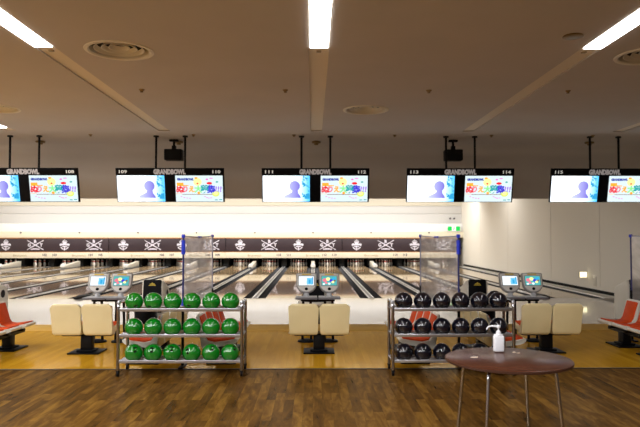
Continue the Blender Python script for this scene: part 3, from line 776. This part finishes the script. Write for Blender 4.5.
# ------------------------------------------------------------------ score consoles
def make_console():
    t = thing('score_console', '', 'console')
    tilt = math.radians(-20)
    for s in (-1, 1):
        cx = s * 0.19
        # stand
        bm = bm_new()
        for q in (-0.06, 0.06): add_tube(bm, [(cx * 0.95 + q * 1.2, 0.05, 0.04), (cx * 0.95 + q, 0.03, 0.72)], 0.022, 10)
        st = obj('stand', bm, 'blackmetal', t)
        bm = bm_new(); vs = add_lathe(bm, [(0.0, 0.05), (0.07, 0.045), (0.14, 0.025), (0.15, 0.0), (0.0, 0.0)][::-1], (0, 0, 0), 24); xform(bm, Matrix.Diagonal((1, 0.9, 1, 1))); xform(bm, T((cx * 0.98, 0.05, 0)))
        obj('stand_base', bm, 'black', st)
        # tray
        bm = bm_new(); add_box(bm, (cx, 0.0, 0.735), (0.355, 0.30, 0.022), 0.006); tr = obj('tray', bm, 'traygrey', t)
        bm = bm_new(); add_box(bm, (cx, -0.152, 0.728), (0.36, 0.016, 0.036), 0.005); obj('tray_edge', bm, 'railmid', tr)
        # head
        B = T((cx, 0.02, 0.80)) @ Rx(tilt) @ Matrix.Diagonal((1, 1, 0.93, 1))
        bm = bm_new()
        hw = 0.172
        outl = [(-hw, 0.345), (-hw * 0.96, 0.36), (0, 0.372), (hw * 0.96, 0.36), (hw, 0.345), (hw * 0.985, 0.15), (hw * 0.90, 0.095), (hw * 0.66, 0.04), (hw * 0.35, 0.008), (0, 0.0), (-hw * 0.35, 0.008), (-hw * 0.66, 0.04), (-hw * 0.90, 0.095), (-hw * 0.985, 0.15)]
        add_prism(bm, outl, -0.03, 0.04, bevel=0.012, seg=3); xform(bm, B); h = obj('console_head', bm, 'greyplastic', t)
        bm = bm_new(); add_prism(bm, [(u * 0.90, 0.02 + v * 0.90) for u, v in outl], -0.034, -0.02, bevel=0.003); xform(bm, B); obj('face_panel', bm, 'face', h)
        bm = bm_new(); add_box(bm, (0, -0.033, 0.215), (0.275, 0.012, 0.195), 0.003); xform(bm, B); obj('screen_bezel', bm, 'greyplastic', h)
        bm = bm_new(); add_box(bm, (0, -0.038, 0.215), (0.25, 0.008, 0.168), 0.002); xform(bm, B)
        sc = obj('console_screen', bm, 'e_cwhite' if s < 0 else 'e_aqua', h); sc['label'] = 'lit white screen with blue square' if s < 0 else 'lit teal screen with coloured icons'
        bm = bm_new()
        if s < 0:
            for (u, v, w, hh, m) in ((0.055, 0.205, 0.09, 0.12, 0), (0.10, 0.215, 0.02, 0.13, 1), (0.055, 0.20, 0.035, 0.07, 1), (0.02, 0.19, 0.03, 0.05, 0)):
                add_box(bm, (u, -0.0425 - 0.001 * m, v), (w, 0.002, hh), mat=m)
            xform(bm, B); obj('screen_icon', bm, ['e_sky', 'e_deepsky'], sc)
        else:
            random.seed(5)
            for k, (u, v, r, m) in enumerate(((-0.075, 0.225, 0.034, 0), (-0.02, 0.245, 0.032, 1), (0.03, 0.22, 0.026, 2), (0.075, 0.25, 0.028, 3), (0.06, 0.19, 0.022, 1), (-0.05, 0.175, 0.02, 0), (0.0, 0.16, 0.02, 4), (-0.09, 0.155, 0.018, 4), (0.09, 0.215, 0.016, 5))):
                add_prism(bm, [(u + r * 1.1 * math.cos(q), v + r * math.sin(q)) for q in [2 * PI * z / 10 for z in range(10)]], -0.0435 - 0.0006 * k, -0.0425, mat=m)
            xform(bm, B); obj('screen_icon', bm, ['e_pink', 'e_yellow', 'e_blue', 'e_deepsky', 'e_cwhite', 'e_brown'], sc)
        bm = bm_new(); add_lathe(bm, [(0.0, 0.012), (0.022, 0.012), (0.027, 0.0), (0.0, 0.0)][::-1], n=20); xform(bm, B @ T((0, -0.034, 0.068)) @ Rx(PI / 2)); obj('round_button', bm, 'black', h)
        bm = bm_new(); add_box(bm, (0, -0.036, 0.335), (0.15, 0.008, 0.022), 0.002); xform(bm, B); obj('yellow_strip', bm, 'yellow', h)
        bm = bm_new(); add_tube(bm, [(cx, 0.03, 0.735), (cx, 0.04, 0.81)], [0.055, 0.035], 14); obj('head_neck', bm, 'traygrey', h)
    bm = bm_new(); add_box(bm, (0, 0.03, 0.69), (0.56, 0.06, 0.05), 0.008); obj('crossbar', bm, 'blackmetal', t)
    return t
con = make_console()
clabs = ['twin scoring console on stands at left, beside the green ball rack', 'twin scoring console in the middle, above the centre seat backs', 'twin scoring console at right, above the seats by the round table']
for i, k in enumerate((-1, 0, 1)):
    o = con if i == 0 else copy_tree(con)
    o.location = (X0 + (0.02, 0.02, -0.03)[k + 1] + PAIR * k, 10.35, 0); tag(o, clabs[i], 'console', 'scoring consoles')

# ------------------------------------------------------------------ ball returns
def make_return():
    t = thing('ball_return', '', 'ball return')
    bm = bm_new()   # hood body
    side = [(-0.02, -0.19), (-0.02, 0.60), (0.02, 0.70), (0.08, 0.705), (0.35, 0.60), (0.55, 0.54), (0.62, 0.38), (0.62, -0.19)]
    add_prism(bm, side, -0.225, 0.225, plane='YZ', bevel=0.035, seg=3); obj('hood', bm, 'whitish', t)
    bm = bm_new()   # black front panel, narrower at its top
    F = T((0, -0.045, 0.30)) @ Rx(math.radians(-5))
    add_prism(bm, [(-0.20, -0.26), (0.20, -0.26), (0.185, 0.405), (0.165, 0.425), (-0.165, 0.425), (-0.185, 0.405)], -0.012, 0.03, bevel=0.006, mx=F); p = obj('front_panel', bm, 'black', t)
    bm = bm_new()   # little crown shaped emblem
    add_prism(bm, [(-0.075, 0.30), (0.075, 0.30), (0.068, 0.32), (-0.068, 0.32)], -0.018, -0.012, mx=F)
    add_prism(bm, [(-0.055, 0.325), (0.055, 0.325), (0.05, 0.345), (0.018, 0.352), (0.0, 0.372), (-0.018, 0.352), (-0.05, 0.345)], -0.018, -0.012, mx=F)
    obj('panel_emblem', bm, 'yellow', p)
    bm = bm_new()   # side ports
    for s in (1,):
        q = add_lathe(bm, [(0.0, 0.0), (0.085, 0.0), (0.085, 0.01), (0.07, 0.014), (0.0, 0.004)], n=24); xform(bm, T((s * 0.224, 0.36, 0.40)) @ Ry(s * PI / 2), q)
    obj('ball_port', bm, 'black', t)
    bm = bm_new()   # oval ball tray in front, cream rim round a black well
    rim = [(0.36 * math.cos(a), -0.50 + 0.44 * math.sin(a)) for a in [2 * PI * k / 28 for k in range(28)]]
    add_prism(bm, rim, 0.26, 0.34, plane='XY', bevel=0.02); r = obj('ball_tray', bm, 'whitish', t)
    bm = bm_new(); add_prism(bm, [(u * 0.84, -0.50 + (v + 0.50) * 0.84) for u, v in rim], 0.335, 0.346, plane='XY'); obj('tray_well', bm, 'blackmatte', r)
    bm = bm_new(); add_prism(bm, [(u * 0.62, -0.50 + (v + 0.50) * 0.7) for u, v in rim], -0.19, 0.262, plane='XY', bevel=0.01); obj('tray_pedestal', bm, 'black', t)
    return t
ret = make_return()
rl = ['ball return with black panel and pale hood at the left frame edge', 'ball return with black panel behind the green balls', 'ball return hidden mostly behind the middle scoring console', 'ball return with black panel behind the black balls', 'ball return with pale hood at the right frame edge']
for i, k in enumerate(range(-2, 3)):
    o = ret if i == 0 else copy_tree(ret)
    o.location = (PAIR * k + (0.05 if k > -2 else -0.06), 13.30, Z_APP + 0.19); tag(o, rl[i], 'ball return', 'ball returns on the approach')

# ------------------------------------------------------------------ vinyl partitions
def make_partition(name_label, x, y0, y1, near_bright, far_visible_blue):
    t = thing('vinyl_partition', name_label, 'partition', (x, y0, 0))
    H = 1.745; L = y1 - y0
    for yy, nm in ((0.0, 'near'), (L, 'far')):
        bm = bm_new(); add_tube(bm, [(0, yy, 0.80), (0, yy, H)], 0.0125, 10); up = obj('upright', bm, 'blueframe' if (nm == 'near' or far_visible_blue) else 'paleframe', t)
        bm = bm_new(); add_tube(bm, [(0, yy, 0.02), (0, yy, 0.84)], 0.019, 10); obj('lower_post', bm, 'blackmetal', up)
        bm = bm_new(); add_box(bm, (0, yy, 0.012), (0.06, 0.30, 0.024), 0.006); obj('foot', bm, 'blackmetal', up)
        bm = bm_new(); add_box(bm, (0, yy, H), (0.045, 0.05, 0.05), 0.008)
        if nm == 'near': add_tube(bm, [(0, yy, 1.50), (0, yy, 1.69)], 0.027, 12); add_tube(bm, [(0, yy, 0.80), (0, yy, 0.90)], 0.022, 10)
        obj('clip', bm, 'blueclip', up)
    bm = bm_new(); add_tube(bm, [(0, L * k / 10, H - 0.018 * math.sin(PI * k / 10)) for k in range(11)], 0.010, 8); obj('top_rail', bm, 'paleframe', t)
    bm = bm_new(); add_tube(bm, [(0, L * 0.45, H - 0.018), (0, L * 0.55, H - 0.018)], 0.018, 10); obj('clip', bm, 'blueclip', t)
    bm = bm_new(); nu, nv = 40, 30; g = []
    rnd = random.Random(int(abs(x) * 100))
    ph = [rnd.uniform(0, 6) for _ in range(6)]
    for j in range(nv + 1):
        row = []
        v = j / nv
        for i in range(nu + 1):
            u = i / nu
            dx = 0.020 * math.sin(3.4 * u + 3 * v + ph[0]) + 0.008 * math.sin(6 * u - 6 * v + ph[1]) + 0.004 * math.sin(11 * v + 4 * u + ph[2])
            dx *= min(1, 6 * u, 6 * (1 - u) + 0.1) * (0.25 + v)
            z = H - 0.01 - 0.018 * math.sin(PI * u) - v * (H - 0.70)
            row.append(bm.verts.new((dx + 0.003, 0.02 + u * (L - 0.04), z)))
        g.append(row)
    for j in range(nv):
        for i in range(nu): bm.faces.new((g[j][i], g[j][i + 1], g[j + 1][i + 1], g[j + 1][i]))
    o = obj('clear_sheet', bm, 'vinyl', t, sharp=3.0)
    return t
make_partition('clear vinyl partition on blue frame behind the green ball rack', -1.74, 8.42, 10.85, True, False)
make_partition('clear vinyl partition on blue frame behind the black ball rack', 1.96, 8.42, 11.4, True, False)
make_partition('clear vinyl partition with blue corner at the right frame edge', 5.32, 8.42, 10.42, True, True)

# ------------------------------------------------------------------ ball racks and balls
RZ = [0.195, 0.517, 0.840]     # support height of each shelf
RAILZ = [z for z in RZ]
def make_rack(W):
    t = thing('ball_rack', '', 'rack')
    for s in (-1, 1):
        x = s * W / 2; r = 0.021
        arc = [(x, -0.205, 0.07), (x, -0.205, 0.80)] + [(x, -0.205 + 0.06 - 0.06 * math.cos(a), 0.86 + 0.055 * math.sin(a)) for a in [PI / 2 * q / 5 for q in range(6)]]
        arc += [(x, 0.205 - 0.06 + 0.06 * math.sin(a), 0.86 + 0.055 * math.cos(a)) for a in [PI / 2 * q / 5 for q in range(6)]] + [(x, 0.205, 0.80), (x, 0.205, 0.07)]
        bm = bm_new(); add_tube(bm, arc, r, 12)
        for z in RZ: add_tube(bm, [(x, -0.2, z - 0.02), (x, 0.2, z - 0.02)], 0.012, 8)
        f = obj('side_frame', bm, 'chrome', t)
        for y in (-0.205, 0.205):
            bm = bm_new(); add_tube(bm, [(x - 0.014, y, 0.034), (x + 0.014, y, 0.034)], 0.034, 16); add_box(bm, (x, y, 0.066), (0.042, 0.03, 0.03), 0.005); obj('caster', bm, 'black', f)
        bm = bm_new(); add_lathe(bm, [(0.0, 0.03), (0.018, 0.026), (0.026, 0.0), (0.024, -0.02), (0.0, -0.02)][::-1], (x, -0.19, 0.912), 14); obj('end_cap', bm, 'shelfmetal', f)
    for z in RZ:
        bm = bm_new()
        add_box(bm, (0, -0.212, z - 0.012), (W - 0.03, 0.012, 0.036), 0.004)
        for y in (-0.180, -0.028, 0.048, 0.200): add_tube(bm, [(-W / 2 + 0.01, y, z - 0.020), (W / 2 - 0.01, y, z - 0.020)], 0.011, 8)
        add_box(bm, (0, -0.104, z - 0.040), (W - 0.04, 0.10, 0.006))
        add_box(bm, (0, 0.124, z - 0.040), (W - 0.04, 0.10, 0.006))
        obj('shelf', bm, 'shelfmetal', t)
    return t
rack = make_rack(1.54); rack.location = (-1.660, 8.075, 0); tag(rack, 'steel three-shelf ball rack holding green bowling balls', 'rack', 'wheeled ball racks')
rack2 = make_rack(1.52); rack2.location = (1.762, 8.075, 0); tag(rack2, 'steel three-shelf ball rack holding black bowling balls, behind the round table', 'rack', 'wheeled ball racks')

BR = 0.114
def ball_mesh(matname):
    bm = bm_new(); bmesh.ops.create_icosphere(bm, subdivisions=5, radius=BR)
    holes = [(Vector((-0.105, 0.05, 1)).normalized(), 0.0105), (Vector((0.105, 0.05, 1)).normalized(), 0.0105), (Vector((0.0, -0.36, 1)).normalized(), 0.012)]
    for d, r in holes:
        for v in bm.verts:
            n = v.co.normalized()
            if n.dot(d) > math.cos(r / BR): v.co = v.co - d * 0.03
        for f in bm.faces:
            n = f.calc_center_median().normalized()
            if n.dot(d) > math.cos(r / BR) and f.calc_center_median().length < BR * 0.99: f.material_index = 1
    for f in bm.faces:
        if any(v.co.length < BR * 0.95 for v in f.verts): f.material_index = 1
    return bm
def balls(mat, xs, y, word, rackword):
    first = None; rnd = random.Random(11 if mat == 'green' else 23)
    for r, sh in enumerate(('bottom', 'middle', 'top')):
        for i, x in enumerate(xs):
            zc = RZ[r] - 0.020 + math.sqrt((BR + 0.011) ** 2 - 0.076 ** 2)
            if first is None: first = obj('bowling_ball', ball_mesh(mat), [mat, 'hole']); o = first
            else: o = first.copy(); COL.objects.link(o)
            o.location = (x, y, zc)
            tilt = (0.95, 1.6, 2.2)[r] + rnd.uniform(-0.25, 0.25)
            o.rotation_euler = (tilt if r != 1 else rnd.uniform(2.4, 3.6), rnd.uniform(-0.4, 0.4), rnd.uniform(-0.5, 0.5))
            tag(o, '%s bowling ball, %s from the left on the %s shelf of its rack' % (word, ORD[i], sh), 'ball', '%s balls on the %s shelf' % (word, sh))
    return first
gb = balls('green', [-2.262 + 0.2432 * i for i in range(6)], 8.075 - 0.104, 'green', 'left')
nb = balls('navy', [1.152 + 0.2415 * i for i in range(6)], 8.075 - 0.104, 'black', 'right')
o = nb.copy(); COL.objects.link(o); o.location = (2.38, 8.075 + 0.124, RZ[2] - 0.020 + math.sqrt((BR + 0.011) ** 2 - 0.076 ** 2)); tag(o, 'black bowling ball peeking out behind the last one of the top shelf', 'ball')

# ------------------------------------------------------------------ round table and pump bottle
TX, TY, TZ = 1.615, 5.20, 0.74
t = thing('round_table', 'dark brown round table with four splayed chrome legs, in the right foreground', 'table', (TX, TY, 0))
bm = bm_new(); add_lathe(bm, [(0.0, TZ), (0.502, TZ), (0.508, TZ - 0.003), (0.508, TZ - 0.022), (0.497, TZ - 0.028), (0.0, TZ - 0.028)][::-1], n=96)
for f in bm.faces:
    if f.normal.z < 0.9 or f.calc_center_median().z < TZ - 0.001: f.material_index = 0
tp = obj('tabletop', bm, 'table', t)
bm = bm_new(); add_lathe(bm, [(0.505, TZ - 0.004), (0.511, TZ - 0.006), (0.511, TZ - 0.022), (0.505, TZ - 0.024)], n=96, cap=False); obj('edge_band', bm, 'tableedge', tp)
bm = bm_new()
def smudge(x, y, a, b, rz):
    add_prism(bm, [(a * math.cos(q) * (1 + 0.2 * math.sin(3 * q)), b * math.sin(q)) for q in [2 * PI * k / 14 for k in range(14)]], TZ, TZ + 0.0015, plane='XY', mx=T((x, y, 0)) @ Rz(rz))
smudge(-0.265, 0.04, 0.034, 0.022, 0.3); smudge(0.135, 0.26, 0.02, 0.014, 1.0); smudge(0.16, 0.22, 0.016, 0.01, 0.2)
k = obj('sticker_residue', bm, 'sticker', tp); k['label'] = 'pale worn sticker remains'
for dx, dy in ((-0.63, -0.777), (-0.777, 0.63), (0.777, -0.63), (0.63, 0.777)):
    P = lambda r, z: (dx * r, dy * r, z)
    bm = bm_new()
    add_tube(bm, [P(0.24, TZ - 0.042), P(0.33, TZ - 0.042), P(0.372, TZ - 0.050), P(0.390, TZ - 0.075), P(0.396, TZ - 0.11), P(0.462, 0.012)], 0.0145, 12)
    lg = obj('leg', bm, 'chrome', t)
    bm = bm_new(); add_tube(bm, [P(0.4625, 0.0), P(0.460, 0.03)], 0.018, 12); obj('foot_cap', bm, 'black', lg)
bm = bm_new(); add_box(bm, (0, 0, TZ - 0.034), (0.62, 0.05, 0.012), rot=Rz(math.atan2(0.777, 0.63))); add_box(bm, (0, 0, TZ - 0.034), (0.62, 0.05, 0.012), rot=Rz(math.atan2(-0.63, 0.777))); obj('under_brace', bm, 'blackmetal', t)

t = thing('pump_bottle', 'white sanitizer bottle with a pump spout standing on the round table', 'bottle', (1.625, 5.49, TZ + 0.0005))
bm = bm_new(); add_box(bm, (0, 0, 0.07), (0.088, 0.058, 0.14), 0.012, 3); add_prism(bm, [(0.040 * math.cos(a), 0.026 * math.sin(a)) for a in [2 * PI * q / 20 for q in range(20)]], 0.138, 0.152, plane='XY', bevel=0.004); obj('bottle_body', bm, 'bottle', t)
bm = bm_new(); add_lathe(bm, [(0.0, 0.150), (0.021, 0.150), (0.021, 0.172), (0.017, 0.176), (0.012, 0.185), (0.0, 0.185)][::-1], n=20); add_tube(bm, [(0, 0, 0.18), (0, 0, 0.212)], 0.007, 10); obj('pump_collar', bm, 'bottle', t)
bm = bm_new(); add_lathe(bm, [(0.0, 0.208), (0.016, 0.208), (0.018, 0.222), (0.012, 0.229), (0.0, 0.230)][::-1], n=18); add_tube(bm, [(0, 0, 0.219), (-0.06, 0, 0.222), (-0.088, 0, 0.217), (-0.100, 0, 0.203), (-0.103, 0, 0.190)], [0.009, 0.0075, 0.007, 0.006, 0.005], 10); obj('pump_spout', bm, 'bottle', t)

# ------------------------------------------------------------------ signs on the walls
t = thing('exit_sign', 'green and white lit exit sign high at the far right corner of the lanes', 'sign', (8.34, 36.88, 1.985))
bm = bm_new(); add_box(bm, (0, 0.10, 0.15), (0.80, 0.10, 0.34), 0.012); obj('case', bm, 'brightened_white', t)
bm = bm_new(); add_box(bm, (-0.24, 0.045, 0.155), (0.24, 0.02, 0.25)); add_box(bm, (0.24, 0.045, 0.155), (0.24, 0.02, 0.25)); obj('green_panel', bm, 'exit_green', t)
bm = bm_new(); add_box(bm, (0, 0.045, 0.155), (0.24, 0.02, 0.25)); obj('white_panel', bm, 'exit_white', t)
bm = bm_new()   # running figure
add_prism(bm, [(0.02 + 0.024 * math.cos(q), 0.245 + 0.024 * math.sin(q)) for q in [2 * PI * z / 10 for z in range(10)]], 0.028, 0.034)
add_prism(bm, [(-0.03, 0.21), (0.03, 0.215), (0.02, 0.14), (0.07, 0.10), (0.06, 0.085), (0.0, 0.115), (-0.03, 0.06), (-0.08, 0.055), (-0.08, 0.07), (-0.045, 0.08), (-0.02, 0.15)], 0.028, 0.034)
obj('running_figure', bm, 'exit_green', t)
t = thing('wall_lamp', 'small glowing box lamp low on the cream side wall', 'lamp', (XR - 0.001, 20.3, 0.37))
bm = bm_new(); add_box(bm, (-0.13, 0.05, 0.10), (0.26, 0.10, 0.20), 0.015); obj('case', bm, 'whitish', t)
bm = bm_new(); add_box(bm, (-0.135, -0.004, 0.10), (0.225, 0.012, 0.17), 0.004); obj('lit_front', bm, 'wall_lamp', t)
bm = bm_new(); add_box(bm, (-0.006, 0, 0), (0.012, 0.24, 0.32), 0.004); tag(obj('wall_plate', bm, 'whitish', loc=(XR, 19.75, 0.30)), 'pale blank plate on the side wall near the glowing lamp', 'plate')
bm = bm_new()
for s in (-0.12, 0.12): add_lathe(bm, [(0.0, 0.0), (0.06, 0.0), (0.05, 0.09), (0.0, 0.10)], (s, 0, 0), 12)
xform(bm, Rx(PI / 2)); tag(obj('wall_spotlights', bm, 'digit', loc=(8.35, 37.435, 2.75)), 'two small dark fittings on the end wall above the exit sign', 'fitting')

# ------------------------------------------------------------------ lamps over the lanes (hidden behind the bulkhead) and further back in the hall
def area(name, loc, sx, sy, power, color=(1, 0.975, 0.94), rot=(0, 0, 0)):
    l = bpy.data.lights.new(name, 'AREA'); l.shape = 'RECTANGLE'; l.size = sx; l.size_y = sy; l.energy = power; l.color = color
    o = bpy.data.objects.new(name, l); COL.objects.link(o); o.location = loc; o.rotation_euler = rot
    return o
area('lane_lamps_far', ((XL + XR) / 2, 33.9, 4.35), 27.0, 0.35, 1000, rot=(math.radians(25), 0, 0))
area('lane_lamps_middle', ((XL + XR) / 2, 28.0, 4.35), 27.0, 0.35, 560)
area('lane_lamps_near', ((XL + XR) / 2, 19.5, 4.35), 27.0, 0.35, 50)
for k in range(-5, 3):
    x = X0 + 0.015 + PAIR * k
    area('hall_lamp', (x, 1.0, CEIL - 0.03), 0.23, 7.0, 320 if k < 0 else (300 if k == 0 else (65 if k == 1 else 6)), color=(0.96, 0.97, 1.0))
for k in (-5, -4, -3, -2):
    area('hall_lamp', (X0 + 0.015 + PAIR * k, 9.3, CEIL - 0.03), 0.23, 5.6, 150, color=(0.96, 0.97, 1.0))

# ------------------------------------------------------------------ world, camera
w = bpy.data.worlds.new('world'); SC.world = w; w.use_nodes = True
w.node_tree.nodes['Background'].inputs['Color'].default_value = (0.02, 0.018, 0.016, 1)
w.node_tree.nodes['Background'].inputs['Strength'].default_value = 0.3
cam = bpy.data.cameras.new('camera'); co = bpy.data.objects.new('camera', cam); COL.objects.link(co)
co.location = (0, 0, CAM_Z)
co.rotation_euler = (math.radians(90 + 1.97), 0, math.radians(-0.64))
cam.sensor_width = 36; cam.lens = 35.16; cam.clip_end = 200
cam.dof.use_dof = True; cam.dof.focus_distance = 8.3; cam.dof.aperture_fstop = 2.6
SC.camera = co
SC.view_settings.view_transform = 'Standard'; SC.view_settings.look = 'None'
SC.view_settings.exposure = 0.08; SC.view_settings.gamma = 1.0; SC.view_settings.use_curve_mapping = False
SC.cycles.max_bounces = 8; SC.cycles.transparent_max_bounces = 12
